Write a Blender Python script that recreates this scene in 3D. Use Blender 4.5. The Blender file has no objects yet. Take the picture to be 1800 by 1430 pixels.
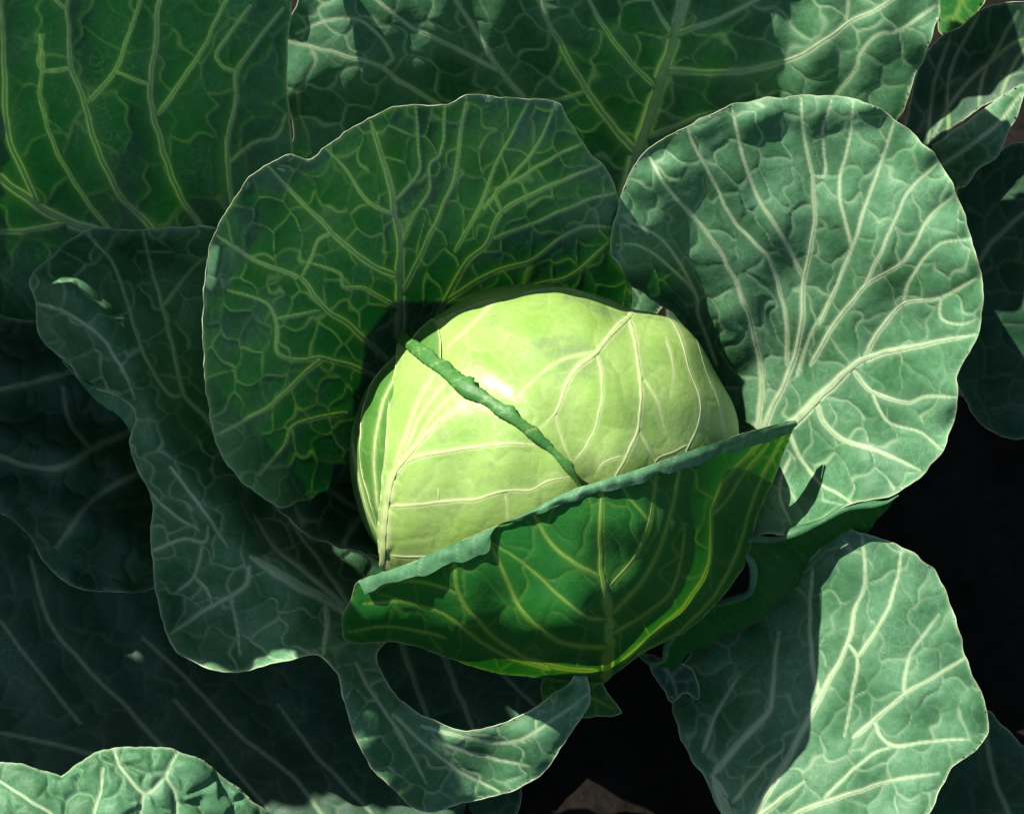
import bpy, math, random
import numpy as np
from mathutils import Vector
from mathutils.kdtree import KDTree

# ------------------------------------------------------------------ camera, light, exposure
S = 0.0003            # metres for one unit of the working drawing (about 0.3 mm)
D0 = 3000.0           # camera distance from the middle of the plant, in units
PITCH = math.radians(60)
CX, CY = 900.0, 715.0
HEAD_C = (957.0, 785.0)
RIGHT = np.array([1.0, 0, 0])
UPC = np.array([0, math.sin(PITCH), math.cos(PITCH)])
TOW = np.array([0, -math.cos(PITCH), math.sin(PITCH)])
Z0 = (540 + 70 * math.cos(PITCH)) * S
ORIGIN = np.array([0, 0, Z0])

scene = bpy.context.scene
cam_d = bpy.data.cameras.new('camera')
cam = bpy.data.objects.new('camera', cam_d)
scene.collection.objects.link(cam)
cam.location = Vector(ORIGIN + TOW * D0 * S)
cam.rotation_euler = (math.pi / 2 - PITCH, 0, 0)
cam_d.sensor_fit = 'HORIZONTAL'
cam_d.sensor_width = 36
cam_d.lens = 36 * D0 / 1800
cam_d.clip_start = 0.01
cam_d.clip_end = 100
scene.camera = cam
scene.render.resolution_x = 1024
scene.render.resolution_y = 813

SUN_C = np.array([-0.52, 0.66, 0.54])
sw = SUN_C[0] * RIGHT + SUN_C[1] * UPC + SUN_C[2] * TOW
sw /= np.linalg.norm(sw)
elev = math.asin(sw[2])
world = bpy.data.worlds.new('World')
scene.world = world
world.use_nodes = True
wn = world.node_tree
bg = wn.nodes['Background']
sky = wn.nodes.new('ShaderNodeTexSky')
sky.sky_type = 'NISHITA'
sky.sun_disc = False
sky.air_density = 1.0
sky.dust_density = 1.0
sky.sun_elevation = elev
sky.sun_rotation = math.atan2(sw[0], sw[1])
bg.inputs['Strength'].default_value = 0.062
wn.links.new(sky.outputs[0], bg.inputs['Color'])
sun_d = bpy.data.lights.new('sun', 'SUN')
sun_d.energy = 5.0
sun_d.angle = math.radians(0.5)
sun_d.color = (1.0, 0.96, 0.88)
sun = bpy.data.objects.new('sun', sun_d)
scene.collection.objects.link(sun)
sun.rotation_euler = Vector(sw).to_track_quat('Z', 'Y').to_euler()
sun.location = Vector(sw * 3)
scene.view_settings.view_transform = 'Standard'
scene.view_settings.look = 'None'
scene.view_settings.exposure = 1.38
scene.view_settings.gamma = 1.0
scene.cycles.max_bounces = 6
scene.cycles.diffuse_bounces = 3
scene.cycles.glossy_bounces = 2
scene.cycles.transmission_bounces = 3

# ------------------------------------------------------------------ helpers
col = scene.collection


def to_world(P):
    """working units (x right, y down, h towards the viewer) -> metres"""
    P = np.asarray(P, float)
    k = (D0 - P[:, 2]) / D0
    X = (P[:, 0] - CX) * k
    Y = -(P[:, 1] - CY) * k
    return (ORIGIN + S * (X[:, None] * RIGHT + Y[:, None] * UPC + P[:, 2:3] * TOW))


def tag(o, label=None, cat=None, group=None, kind=None):
    if label: o['label'] = label
    if cat: o['category'] = cat
    if group: o['group'] = group
    if kind: o['kind'] = kind
    return o


def link(name, verts, faces, mat, parent=None, attrs=None, smooth=True):
    me = bpy.data.meshes.new(name)
    verts = np.asarray(verts, float)
    if parent is not None:
        root = parent
        off = np.zeros(3)
        while root is not None:
            off += np.array(root.location)
            root = root.parent
        verts = verts - off
    me.from_pydata(verts.tolist(), [], [tuple(f) for f in faces])
    if smooth:
        me.polygons.foreach_set('use_smooth', [True] * len(me.polygons))
    if attrs is not None:
        a = me.color_attributes.new('veins', 'FLOAT_COLOR', 'POINT')
        a.data.foreach_set('color', np.asarray(attrs, np.float32).ravel())
    me.materials.append(mat)
    me.update()
    o = bpy.data.objects.new(name, me)
    col.objects.link(o)
    if parent is not None:
        o.parent = parent
    return o


def empty(name, loc):
    o = bpy.data.objects.new(name, None)
    o.empty_display_size = 0.05
    o.location = loc
    col.objects.link(o)
    return o


def catmull(P, step, closed=False):
    P = np.asarray(P, float)
    n = len(P)
    out = []
    rng = range(n) if closed else range(n - 1)
    for i in rng:
        if closed:
            p0, p1, p2, p3 = P[(i - 1) % n], P[i], P[(i + 1) % n], P[(i + 2) % n]
        else:
            p1, p2 = P[i], P[i + 1]
            p0 = P[i - 1] if i > 0 else 2 * p1 - p2
            p3 = P[i + 2] if i + 2 < n else 2 * p2 - p1
        L = np.linalg.norm((p2 - p1)[:2])
        m = max(2, int(L / step))
        # centripetal-ish tangents to avoid overshoot
        d0 = max(np.linalg.norm((p1 - p0)[:2]), 1e-3); d1 = max(L, 1e-3); d2 = max(np.linalg.norm((p3 - p2)[:2]), 1e-3)
        t1 = (p2 - p0) / (d0 + d1) * d1
        t2 = (p3 - p1) / (d1 + d2) * d1
        for k in range(m):
            t = k / m
            out.append((2*t**3-3*t**2+1)*p1 + (t**3-2*t**2+t)*t1 + (-2*t**3+3*t**2)*p2 + (t**3-t**2)*t2)
    if not closed:
        out.append(P[-1])
    return np.array(out)


def wav(x, y, seed, scale):
    """cheap smooth noise about -1..1"""
    r = np.random.RandomState(seed)
    v = np.zeros_like(np.asarray(x, float))
    for k in range(6):
        a = r.uniform(0, 2 * math.pi); f = r.uniform(0.6, 1.7) / scale * 2 * math.pi
        v = v + np.sin((x * math.cos(a) + y * math.sin(a)) * f + r.uniform(0, 6.28))
    return v / 3.2


class TPS:
    def __init__(self, pts, lam=0.02):
        P = np.asarray(pts, float)
        self.c = P[:, :2] / 100.0
        n = len(P)
        K = self.U(self.c[:, None] - self.c[None]) + lam * np.eye(n)
        Q = np.hstack([np.ones((n, 1)), self.c])
        A = np.zeros((n + 3, n + 3)); A[:n, :n] = K; A[:n, n:] = Q; A[n:, :n] = Q.T
        self.w = np.linalg.lstsq(A, np.concatenate([P[:, 2], np.zeros(3)]), rcond=None)[0]

    def U(self, d):
        r2 = (d ** 2).sum(-1) + 1e-12
        return 0.5 * r2 * np.log(r2)

    def __call__(self, x, y):
        q = np.stack([x, y], -1) / 100.0
        n = len(self.c)
        out = np.empty(len(q))
        for i in range(0, len(q), 20000):
            s = q[i:i + 20000]
            out[i:i + 20000] = self.U(s[:, None] - self.c[None]) @ self.w[:n] + self.w[n] + s @ self.w[n + 1:]
        return out


def kd_of(P):
    k = KDTree(len(P))
    for i, p in enumerate(P):
        k.insert((p[0], p[1], 0), i)
    k.balance()
    return k


def inside(px, py, poly):
    res = np.zeros(len(px), bool)
    x1, y1 = poly[:, 0], poly[:, 1]
    x2, y2 = np.roll(x1, -1), np.roll(y1, -1)
    for a, b, c, d in zip(x1, y1, x2, y2):
        if b == d: continue
        m = (b > py) != (d > py)
        if m.any():
            xs = (c - a) * (py[m] - b) / (d - b) + a
            res[m] ^= px[m] < xs
    return res


def tube(name, path, nrm, wid, thick, mat, parent, sides=8, close=False, arch=False):
    """flattened tapering ridge along a path (world metres)"""
    path = np.asarray(path); n = len(path)
    if close:
        tan = np.roll(path, -1, 0) - np.roll(path, 1, 0)
    else:
        tan = np.gradient(path, axis=0)
    tan /= np.linalg.norm(tan, axis=1)[:, None] + 1e-12
    b = np.cross(tan, nrm); b /= np.linalg.norm(b, axis=1)[:, None] + 1e-12
    nn = np.cross(b, tan)
    V = []
    for k in range(sides):
        a = math.pi * (k / (sides - 1) * 1.16 - 0.08) if arch else 2 * math.pi * k / sides
        V.append(path + b * (math.cos(a) * wid)[:, None] + nn * (math.sin(a) * wid * thick)[:, None])
    V = np.stack(V, 1).reshape(-1, 3)
    F = []
    m = n if close else n - 1
    for i in range(m):
        j = (i + 1) % n
        for k in range(sides - 1 if arch else sides):
            l = (k + 1) % sides
            F.append((i * sides + k, i * sides + l, j * sides + l, j * sides + k))
    if not close and not arch:
        F.append(tuple(range(sides - 1, -1, -1)))
        F.append(tuple((n - 1) * sides + k for k in range(sides)))
    return link(name, V, F, mat, parent)


# ------------------------------------------------------------------ materials
def nodes_of(name):
    m = bpy.data.materials.new(name)
    m.use_nodes = True
    nt = m.node_tree
    nt.nodes.clear()
    out = nt.nodes.new('ShaderNodeOutputMaterial')
    return m, nt, out


def N(nt, t, **kw):
    n = nt.nodes.new(t)
    for k, v in kw.items():
        if k in n.inputs: n.inputs[k].default_value = v
        else: setattr(n, k, v)
    return n


def mixc(nt, fac, a, b, mode='MIX'):
    n = nt.nodes.new('ShaderNodeMix'); n.data_type = 'RGBA'; n.blend_type = mode
    for sock, v in ((n.inputs[0], fac), (n.inputs[6], a), (n.inputs[7], b)):
        if isinstance(v, (int, float)): sock.default_value = v
        elif isinstance(v, tuple): sock.default_value = (*v, 1)
        else: nt.links.new(v, sock)
    return n.outputs[2]


def ramp(nt, src, lo, hi):
    n = nt.nodes.new('ShaderNodeMapRange'); n.interpolation_type = 'SMOOTHSTEP'
    n.inputs['From Min'].default_value = lo; n.inputs['From Max'].default_value = hi
    nt.links.new(src, n.inputs['Value'])
    return n.outputs[0]


def mul(nt, a, b, op='MULTIPLY'):
    n = nt.nodes.new('ShaderNodeMath'); n.operation = op
    for s, v in ((n.inputs[0], a), (n.inputs[1], b)):
        if isinstance(v, (int, float)): s.default_value = v
        else: nt.links.new(v, s)
    return n.outputs[0]


def leaf_material(name, green, bloom, vein, tgreen, tvein, trans=0.45, rough=0.38, spec=0.55,
                  bloom_amt=1.0, fine=0.5, spots=None):
    m, nt, out = nodes_of(name)
    L = nt.links
    at = N(nt, 'ShaderNodeAttribute', attribute_name='veins')
    sep = nt.nodes.new('ShaderNodeSeparateColor'); L.new(at.outputs['Color'], sep.inputs[0])
    tc = nt.nodes.new('ShaderNodeTexCoord')
    n1 = N(nt, 'ShaderNodeTexNoise', Scale=28.0, Detail=3.0, Roughness=0.6); L.new(tc.outputs['Object'], n1.inputs['Vector'])
    n2 = N(nt, 'ShaderNodeTexNoise', Scale=260.0, Detail=2.0, Roughness=0.65); L.new(tc.outputs['Object'], n2.inputs['Vector'])
    # distort the finest net a little
    vd = N(nt, 'ShaderNodeVectorMath', operation='SCALE'); L.new(n2.outputs['Color'], vd.inputs[0]); vd.inputs['Scale'].default_value = 0.0025
    va = N(nt, 'ShaderNodeVectorMath', operation='ADD'); L.new(tc.outputs['Object'], va.inputs[0]); L.new(vd.outputs[0], va.inputs[1])
    vo = N(nt, 'ShaderNodeTexVoronoi', feature='DISTANCE_TO_EDGE', Scale=190.0); L.new(va.outputs[0], vo.inputs['Vector'])
    net = ramp(nt, vo.outputs['Distance'], 0.07, 0.0)
    net = mul(nt, net, ramp(nt, n1.outputs['Fac'], 0.35, 0.7))
    net = mul(nt, net, 0.35 * fine)
    veinf = mul(nt, sep.outputs[0], net, 'MAXIMUM')
    # waxy bloom in uneven patches, a shade per blister
    bl = mul(nt, ramp(nt, n1.outputs['Fac'], 0.25, 0.75), 0.55)
    bl = mul(nt, bl, mul(nt, ramp(nt, n2.outputs['Fac'], 0.2, 0.8), 0.3), 'ADD')
    bl = mul(nt, bl, mul(nt, sep.outputs[1], 0.30), 'ADD')
    bl = mul(nt, bl, bloom_amt)
    c = mixc(nt, bl, green, bloom)
    if spots:
        sp = N(nt, 'ShaderNodeTexNoise', Scale=spots[1], Detail=5.0, Roughness=0.72); L.new(tc.outputs['Object'], sp.inputs['Vector'])
        c = mixc(nt, mul(nt, ramp(nt, sp.outputs['Fac'], spots[2], spots[3]), spots[4]), c, spots[0])
    c = mixc(nt, veinf, c, vein)
    p = N(nt, 'ShaderNodeBsdfPrincipled')
    p.inputs['Specular IOR Level'].default_value = spec
    rr = N(nt, 'ShaderNodeMapRange'); L.new(n2.outputs['Fac'], rr.inputs['Value'])
    rr.inputs['To Min'].default_value = rough - 0.1; rr.inputs['To Max'].default_value = rough + 0.14
    L.new(rr.outputs[0], p.inputs['Roughness'])
    L.new(c, p.inputs['Base Color'])
    bmp = N(nt, 'ShaderNodeBump', Strength=0.35, Distance=0.0006)
    L.new(n2.outputs['Fac'], bmp.inputs['Height'])
    L.new(bmp.outputs[0], p.inputs['Normal'])
    t = N(nt, 'ShaderNodeBsdfTranslucent')
    tcv = mixc(nt, veinf, mixc(nt, ramp(nt, n1.outputs['Fac'], 0.3, 0.7), tgreen, tuple(v * 0.7 for v in tgreen)), tvein)
    L.new(tcv, t.inputs['Color'])
    L.new(bmp.outputs[0], t.inputs['Normal'])
    mx = N(nt, 'ShaderNodeMixShader'); mx.inputs[0].default_value = trans
    L.new(p.outputs[0], mx.inputs[1]); L.new(t.outputs[0], mx.inputs[2])
    L.new(mx.outputs[0], out.inputs['Surface'])
    return m


def vein_material(name, colr, tcol, trans=0.35, rough=0.4):
    m, nt, out = nodes_of(name)
    L = nt.links
    tc = nt.nodes.new('ShaderNodeTexCoord')
    n1 = N(nt, 'ShaderNodeTexNoise', Scale=180.0, Detail=4.0); L.new(tc.outputs['Object'], n1.inputs['Vector'])
    c = mixc(nt, ramp(nt, n1.outputs['Fac'], 0.3, 0.75), colr, tuple(v * 0.72 for v in colr))
    p = N(nt, 'ShaderNodeBsdfPrincipled', Roughness=rough); p.inputs['Specular IOR Level'].default_value = 0.4
    L.new(c, p.inputs['Base Color'])
    bmp = N(nt, 'ShaderNodeBump', Strength=0.25, Distance=0.0005); L.new(n1.outputs['Fac'], bmp.inputs['Height']); L.new(bmp.outputs[0], p.inputs['Normal'])
    t = N(nt, 'ShaderNodeBsdfTranslucent', Color=(*tcol, 1))
    mx = N(nt, 'ShaderNodeMixShader'); mx.inputs[0].default_value = trans
    L.new(p.outputs[0], mx.inputs[1]); L.new(t.outputs[0], mx.inputs[2])
    L.new(mx.outputs[0], out.inputs['Surface'])
    return m


M_OUT = leaf_material('outer_leaf_blade', (0.011, 0.085, 0.017), (0.105, 0.26, 0.13), (0.44, 0.56, 0.33),
                      (0.001, 0.038, 0.002), (0.095, 0.21, 0.012), trans=0.40, rough=0.5, spec=0.22,
                      spots=((0.10, 0.085, 0.035), 75.0, 0.68, 0.76, 0.55))
M_SHADE = leaf_material('shade_toned_leaf_blade', (0.006, 0.04, 0.012), (0.028, 0.085, 0.045), (0.20, 0.28, 0.15),
                      (0.001, 0.03, 0.002), (0.08, 0.17, 0.01), trans=0.35, rough=0.5, spec=0.2)  # leaf colour darkened for leaves in deep shade, the shade is painted in
M_SHVEIN = vein_material('shade_toned_leaf_vein', (0.15, 0.22, 0.12), (0.1, 0.16, 0.02), trans=0.3, rough=0.55)  # vein colour darkened likewise, in place of shade
M_UNDER = leaf_material('leaf_underside_blade', (0.007, 0.11, 0.011), (0.025, 0.17, 0.03), (0.17, 0.32, 0.05),
                        (0.002, 0.085, 0.001), (0.15, 0.27, 0.014), trans=0.5, bloom_amt=0.6, rough=0.5, spec=0.25)
M_HEAD = leaf_material('head_leaf_blade', (0.155, 0.29, 0.042), (0.25, 0.36, 0.10), (0.36, 0.44, 0.18),
                       (0.2, 0.35, 0.04), (0.3, 0.4, 0.08), trans=0.15, rough=0.36, spec=0.42, fine=0.25,
                       spots=((0.13, 0.18, 0.08), 34.0, 0.49, 0.68, 0.6))
M_SIDE = leaf_material('head_side_leaf_blade', (0.03, 0.13, 0.012), (0.08, 0.2, 0.035), (0.3, 0.4, 0.14),
                       (0.05, 0.22, 0.02), (0.2, 0.35, 0.06), trans=0.25, rough=0.42, fine=0.3)
M_CURL = leaf_material('rolled_leaf_blade', (0.02, 0.11, 0.012), (0.06, 0.19, 0.04), (0.28, 0.40, 0.13),
                       (0.02, 0.15, 0.01), (0.2, 0.3, 0.03), trans=0.3, rough=0.48, spec=0.3)
M_VEIN = vein_material('leaf_vein', (0.44, 0.56, 0.33), (0.28, 0.46, 0.04), trans=0.45, rough=0.55)
M_VUND = vein_material('underside_vein', (0.17, 0.32, 0.05), (0.22, 0.34, 0.025), trans=0.45, rough=0.5)
M_RIB = vein_material('head_rib', (0.40, 0.48, 0.19), (0.3, 0.4, 0.08), trans=0.12)
M_EDGE = vein_material('leaf_margin', (0.36, 0.43, 0.25), (0.25, 0.32, 0.1), trans=0.2)


# ------------------------------------------------------------------ leaves
def build_leaf(parent, name, outline, ctrl=(), veins=(), mat=None, vmat=None, emat=None, g=4.0,
               cell=46, blister=5.0, stretch=(0, 1.0), wave=0, wavelen=90, seed=1, surf=None, crenel=2.2,
               label=None, edge=1.4, extra=(), ridge=0.22, vein_names=('midrib', 'vein'), net=0.75,
               lumps=6.0, sub_parent=None, lam=0.02, vscale=1.0, rise=0.12, soft=2.0, xmat=None, lipwave=6.0):
    mat = mat or M_OUT; vmat = vmat or M_VEIN; emat = emat or M_EDGE
    rs = np.random.RandomState(seed)
    O = np.array([p if len(p) == 3 else (*p, 0) for p in outline], float)
    oc = catmull(O, 1.6, True)
    # small teeth and dents along the margin
    dl = np.linalg.norm(np.diff(oc[:, :2], axis=0, append=oc[:1, :2]), axis=1); s = np.cumsum(dl)
    tn = np.roll(oc[:, :2], -3, 0) - np.roll(oc[:, :2], 3, 0); tn /= np.linalg.norm(tn, axis=1)[:, None] + 1e-9
    nr = np.stack([tn[:, 1], -tn[:, 0]], 1)
    jig = crenel * (wav(s, s * 0, seed + 5, 70) + 0.35 * wav(s, s * 0, seed + 6, 26))
    oc2 = oc[:, :2] + nr * jig[:, None]
    kdo = kd_of(oc2)
    if surf is None:
        tps = TPS(list(map(tuple, O)) + list(ctrl), lam)

        def macro(x, y):
            h = tps(x, y)
            h = h + lumps * wav(x, y, seed + 1, 150)
            return np.stack([x, y, h], 1)
    else:
        macro = surf

    def dist_edge(x, y):
        return np.array([kdo.find((a, b, 0))[2] for a, b in zip(x, y)])

    def full(x, y, de=None):
        P = macro(x, y)
        if wave:
            if de is None: de = dist_edge(x, y)
            P[:, 2] += wave * np.exp(-(de / 45.0)) * wav(x, y, seed + 2, wavelen)
        return P

    # grid clipped to the outline, border points moved onto it
    mn = oc2.min(0) - g; mx = oc2.max(0) + g
    nx = int((mx[0] - mn[0]) / g) + 2; ny = int((mx[1] - mn[1]) / g) + 2
    gx, gy = np.meshgrid(mn[0] + np.arange(nx) * g, mn[1] + np.arange(ny) * g)
    gx = gx.ravel(); gy = gy.ravel()
    ins = inside(gx, gy, oc2[::2])
    keep = ins.copy()
    de = np.full(len(gx), 1e3)
    I = ins.reshape(ny, nx)
    near = np.zeros_like(I)
    for dy in (-1, 0, 1):
        for dx in (-1, 0, 1):
            near |= np.roll(np.roll(I, dy, 0), dx, 1)
    idx = np.nonzero(near.ravel())[0]
    for i in idx:
        co, k, d = kdo.find((gx[i], gy[i], 0))
        de[i] = d
        if d < 0.62 * g:
            gx[i], gy[i] = oc2[k]; keep[i] = True; de[i] = 0
        elif not ins[i]:
            keep[i] = False
    K = keep.reshape(ny, nx)
    ids = -np.ones(nx * ny, int); ids[keep] = np.arange(keep.sum()); ids = ids.reshape(ny, nx)
    q = K[:-1, :-1] & K[:-1, 1:] & K[1:, 1:] & K[1:, :-1]
    F = np.stack([ids[:-1, :-1][q], ids[1:, :-1][q], ids[1:, 1:][q], ids[:-1, 1:][q]], 1).tolist()
    for (a, b, c, d) in ((0, 1, 2, 3),):
        A, B, C, Dd = ids[:-1, :-1], ids[1:, :-1], ids[1:, 1:], ids[:-1, 1:]
        for t in ((A, B, C, Dd), (B, C, Dd, A), (C, Dd, A, B), (Dd, A, B, C)):
            m = (t[0] >= 0) & (t[1] >= 0) & (t[2] >= 0) & (t[3] < 0)
            F += np.stack([t[0][m], t[1][m], t[2][m]], 1).tolist()
    x = gx[keep]; y = gy[keep]; de = de[keep]
    # vein samples
    vs = []
    vpaths = []
    for w0, w1, pts in veins:
        c = catmull(np.array(pts, float), 4.0)
        t = np.linspace(0, 1, len(c))
        wob = wav(t * len(c) * 4, t * 0, seed + len(vpaths) * 7 + 3, 70)
        tg = np.gradient(c, axis=0); tg /= np.linalg.norm(tg, axis=1)[:, None] + 1e-9
        c = c + np.stack([-tg[:, 1], tg[:, 0]], 1) * (wob * 1.4 * np.sin(t * math.pi))[:, None]
        along = t * len(c) * 4.0
        tip = np.clip(np.minimum(along / 14.0 + 0.35, (along[-1] - along) / 30.0 + 0.25), 0, 1)
        w = (w0 + (w1 - w0) * t) * tip * 0.68 * vscale * (1 + 0.12 * wav(t * len(c) * 4, t * 0, seed + 40 + len(vpaths), 40))
        vpaths.append((c, w)); vs.append(np.column_stack([c, w]))
    if vs:
        VS = np.vstack(vs); kdv = kd_of(VS)
        dv = np.empty(len(x)); wv = np.empty(len(x))
        for i in range(len(x)):
            _, k, d = kdv.find((x[i], y[i], 0)); dv[i] = d; wv[i] = VS[k, 2]
    else:
        dv = np.full(len(x), 1e3); wv = np.full(len(x), 3.0)
    # net of small veins: cells between scattered centres
    ang, ratio = stretch
    ca, sa = math.cos(math.radians(ang)), math.sin(math.radians(ang))
    wx = x + 9 * wav(x, y, seed + 8, 70); wy = y + 9 * wav(x, y, seed + 9, 70)
    u = (wx * ca + wy * sa) / ratio; v = (-wx * sa + wy * ca)
    us = np.arange(u.min() - 2 * cell, u.max() + 2 * cell, cell); vv = np.arange(v.min() - 2 * cell, v.max() + 2 * cell, cell)
    su, sv = np.meshgrid(us, vv)
    su = su + (np.arange(su.shape[0]) % 2)[:, None] * cell * 0.5
    su = (su + rs.uniform(-0.42, 0.42, su.shape) * cell).ravel(); sv = (sv + rs.uniform(-0.42, 0.42, sv.shape) * cell).ravel()
    SD = np.column_stack([su, sv]); kds = kd_of(SD)
    d_net = np.empty(len(x)); strg = np.empty(len(x)); tone = np.empty(len(x))
    rnd = rs.uniform(0, 1, len(SD)); prime = rs.uniform(0, 1, 4096)
    for i in range(len(x)):
        r = kds.find_n((u[i], v[i], 0), 2)
        (a, ia, d1), (b, ib, d2) = r
        sp = math.hypot(a[0] - b[0], a[1] - b[1])
        d_net[i] = (d2 * d2 - d1 * d1) / (2 * sp)
        strg[i] = prime[(ia * 31 + ib * 31 + ia * ib) % 4096]
        tone[i] = rnd[ia]
    strg = np.clip(0.25 + 1.0 * strg, 0, 1)
    core = np.clip(1 - np.abs(dv - wv * 0.5) / (wv * 0.15 + max(2.0, 0.95 * g)), 0, 1); core[dv < wv * 0.5] = 1
    halo = 0.22 * np.exp(-np.clip(dv - wv * 0.5, 0, None) / 7.0)
    sg = max(1.8, 0.62 * g)
    netv = net * min(1, 2.2 / sg) * strg * np.exp(-(d_net / sg) ** 2)
    att_v = np.clip(np.maximum(np.maximum(core * 0.95, netv), halo * np.minimum(wv / 5, 1)), 0, 1)
    att_v = np.maximum(att_v, 0.55 * np.exp(-de / 2.5))
    dn = d_net + (1 - strg) * cell * 0.12
    dd = np.minimum(dn, np.clip(dv - wv * 0.4, 0, None) * 0.8)
    pil = (1 - np.exp(-dd / (0.16 * cell))) * (0.7 + 0.6 * tone)
    pil *= np.clip(de / 14, 0.15, 1)
    ridge_h = rise * wv * np.exp(-(dv / (0.75 * wv + soft)) ** 2)
    P = full(x, y, de)
    e = 2.0
    Wp = to_world(P)
    px_ = to_world(macro(x + e, y)); py_ = to_world(macro(x, y + e)); p0_ = to_world(macro(x, y))
    nrm = np.cross(py_ - p0_, px_ - p0_); nrm /= np.linalg.norm(nrm, axis=1)[:, None] + 1e-12
    W = Wp + nrm * ((pil * blister + ridge_h) * S)[:, None]
    att = np.column_stack([att_v, tone, np.clip(de / 60, 0, 1), np.ones(len(x))])
    F = [tuple(f) for f in F]
    base = len(W)
    F_blade = list(F)
    allV = [W]; allA = [att]
    # extra strips of the same blade (turned-over margins): list of rows of points
    for rows in extra:
        R = [catmull(np.array(r, float), 4.0) for r in rows]
        m = max(len(r) for r in R)
        R = [np.stack([np.interp(np.linspace(0, 1, m), np.linspace(0, 1, len(r)), r[:, k]) for k in range(3)], 1) for r in R]
        # refine across
        nr_ = 9
        G = []
        for k in range(nr_):
            t = k / (nr_ - 1) * (len(R) - 1); i = min(int(t), len(R) - 2); f = t - i
            p0, p1, p2, p3 = R[max(i - 1, 0)], R[i], R[i + 1], R[min(i + 2, len(R) - 1)]
            G.append(0.5 * ((2 * p1) + (-p0 + p2) * f + (2*p0 - 5*p1 + 4*p2 - p3) * f*f + (-p0 + 3*p1 - 3*p2 + p3) * f**3))
        G = np.stack(G, 0)
        G[:, :, 2] += 1.5 * wav(G[:, :, 0], G[:, :, 1], seed + 77, 30)
        jj = wav(np.arange(m) * 4.0, np.zeros(m), seed + 70, 26) * 1.3
        ww = wav(np.arange(m) * 4.0, np.zeros(m), seed + 73, 95)
        for k in range(nr_):
            G[k, :, 1] += ww * lipwave * k / (nr_ - 1)
        G[-1, :, 1] += jj
        vv_ = to_world(G.reshape(-1, 3))
        for k in range(nr_ - 1):
            for i in range(m - 1):
                a0 = base + k * m + i
                F.append((a0, a0 + 1, a0 + m + 1, a0 + m))
        aa = np.zeros((len(vv_), 4)); aa[:, 3] = 1
        cc = np.arange(m)[None] * 4.0 + np.arange(nr_)[:, None] * 2.5
        lines = np.abs(((cc / 34.0 + 0.25 * wav(cc, cc * 0, seed + 71, 120)) % 1) - 0.5)
        aa[:, 0] = (0.4 * (0.5 + 0.5 * wav(cc, cc * 0, seed + 72, 90)) * np.exp(-(lines / 0.045) ** 2)).ravel()
        aa[:, 1] = 0.75
        allV.append(vv_); allA.append(aa)
        base += len(vv_)
    nblade = len(F_blade)
    leaf = link(name, np.vstack(allV), F, mat, parent, np.vstack(allA))
    if extra:
        leaf.data.materials.append(xmat or mat)
        leaf.data.polygons.foreach_set('material_index', [0] * nblade + [1] * (len(F) - nblade))
    if label: leaf['label'] = label
    sp = sub_parent or leaf

    def frame(c):
        p = to_world(full(c[:, 0], c[:, 1])); a = to_world(macro(c[:, 0] + e, c[:, 1])); b = to_world(macro(c[:, 0], c[:, 1] + e))
        p00 = to_world(macro(c[:, 0], c[:, 1]))
        n_ = np.cross(b - p00, a - p00); n_ /= np.linalg.norm(n_, axis=1)[:, None] + 1e-12
        return p, n_

    for i, (c, w) in enumerate(vpaths):
        p, n_ = frame(c)
        hw = np.maximum(w * 0.5, 0.5) * S
        tube(vein_names[0] if i == 0 else vein_names[1], p + n_ * (rise * w * 0.9 * S)[:, None], n_, hw * 0.92, ridge, vmat, sp, arch=True)
    if edge:
        c = oc2[::3]
        p, n_ = frame(c)
        ew = edge * (0.75 + 0.35 * wav(np.arange(len(c)) * 4.8, np.zeros(len(c)), seed + 90, 50)) * S * 0.62
        tube('margin', p, n_, np.maximum(ew, 0.0001), 1.0, emat, sp, sides=6, close=True)
    return leaf


# ------------------------------------------------------------------ ground
def soil():
    n = 90
    ext = 0.75
    gx, gy = np.meshgrid(np.linspace(-ext, ext, n), np.linspace(-ext, ext, n))
    z = 0.006 * wav(gx, gy, 3, 0.12) + 0.004 * wav(gx, gy, 4, 0.04)
    # the sheet runs far out beyond the plants
    far = 1 + (np.maximum(np.abs(gx), np.abs(gy)) / ext > 0.985) * 40.0
    V = np.column_stack([(gx * far).ravel(), (gy * far).ravel(), z.ravel()])
    F = [(i * n + j, i * n + j + 1, (i + 1) * n + j + 1, (i + 1) * n + j) for i in range(n - 1) for j in range(n - 1)]
    m, nt, out = nodes_of('dark_soil')
    tc = nt.nodes.new('ShaderNodeTexCoord')
    n1 = N(nt, 'ShaderNodeTexNoise', Scale=90.0, Detail=8.0, Roughness=0.7); nt.links.new(tc.outputs['Object'], n1.inputs['Vector'])
    c = mixc(nt, ramp(nt, n1.outputs['Fac'], 0.3, 0.7), (0.003, 0.0025, 0.0015), (0.010, 0.0075, 0.005))
    p = N(nt, 'ShaderNodeBsdfPrincipled', Roughness=0.95); p.inputs['Specular IOR Level'].default_value = 0.08; nt.links.new(c, p.inputs['Base Color'])
    b = N(nt, 'ShaderNodeBump', Strength=0.8, Distance=0.004); nt.links.new(n1.outputs['Fac'], b.inputs['Height']); nt.links.new(b.outputs[0], p.inputs['Normal'])
    nt.links.new(p.outputs[0], out.inputs['Surface'])
    o = link('soil', V, F, m)
    tag(o, 'dark brown garden soil under the cabbage leaves', 'soil', kind='structure')


soil()


def ground_below(x, y, h):
    w = to_world(np.array([[x, y, h]]))[0]
    return (w[0], w[1], 0.0)


plant = empty('cabbage_plant', ground_below(957, 785, 0))
tag(plant, 'big cabbage plant with a pale round head among wide open blue-green leaves', 'cabbage')

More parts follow.
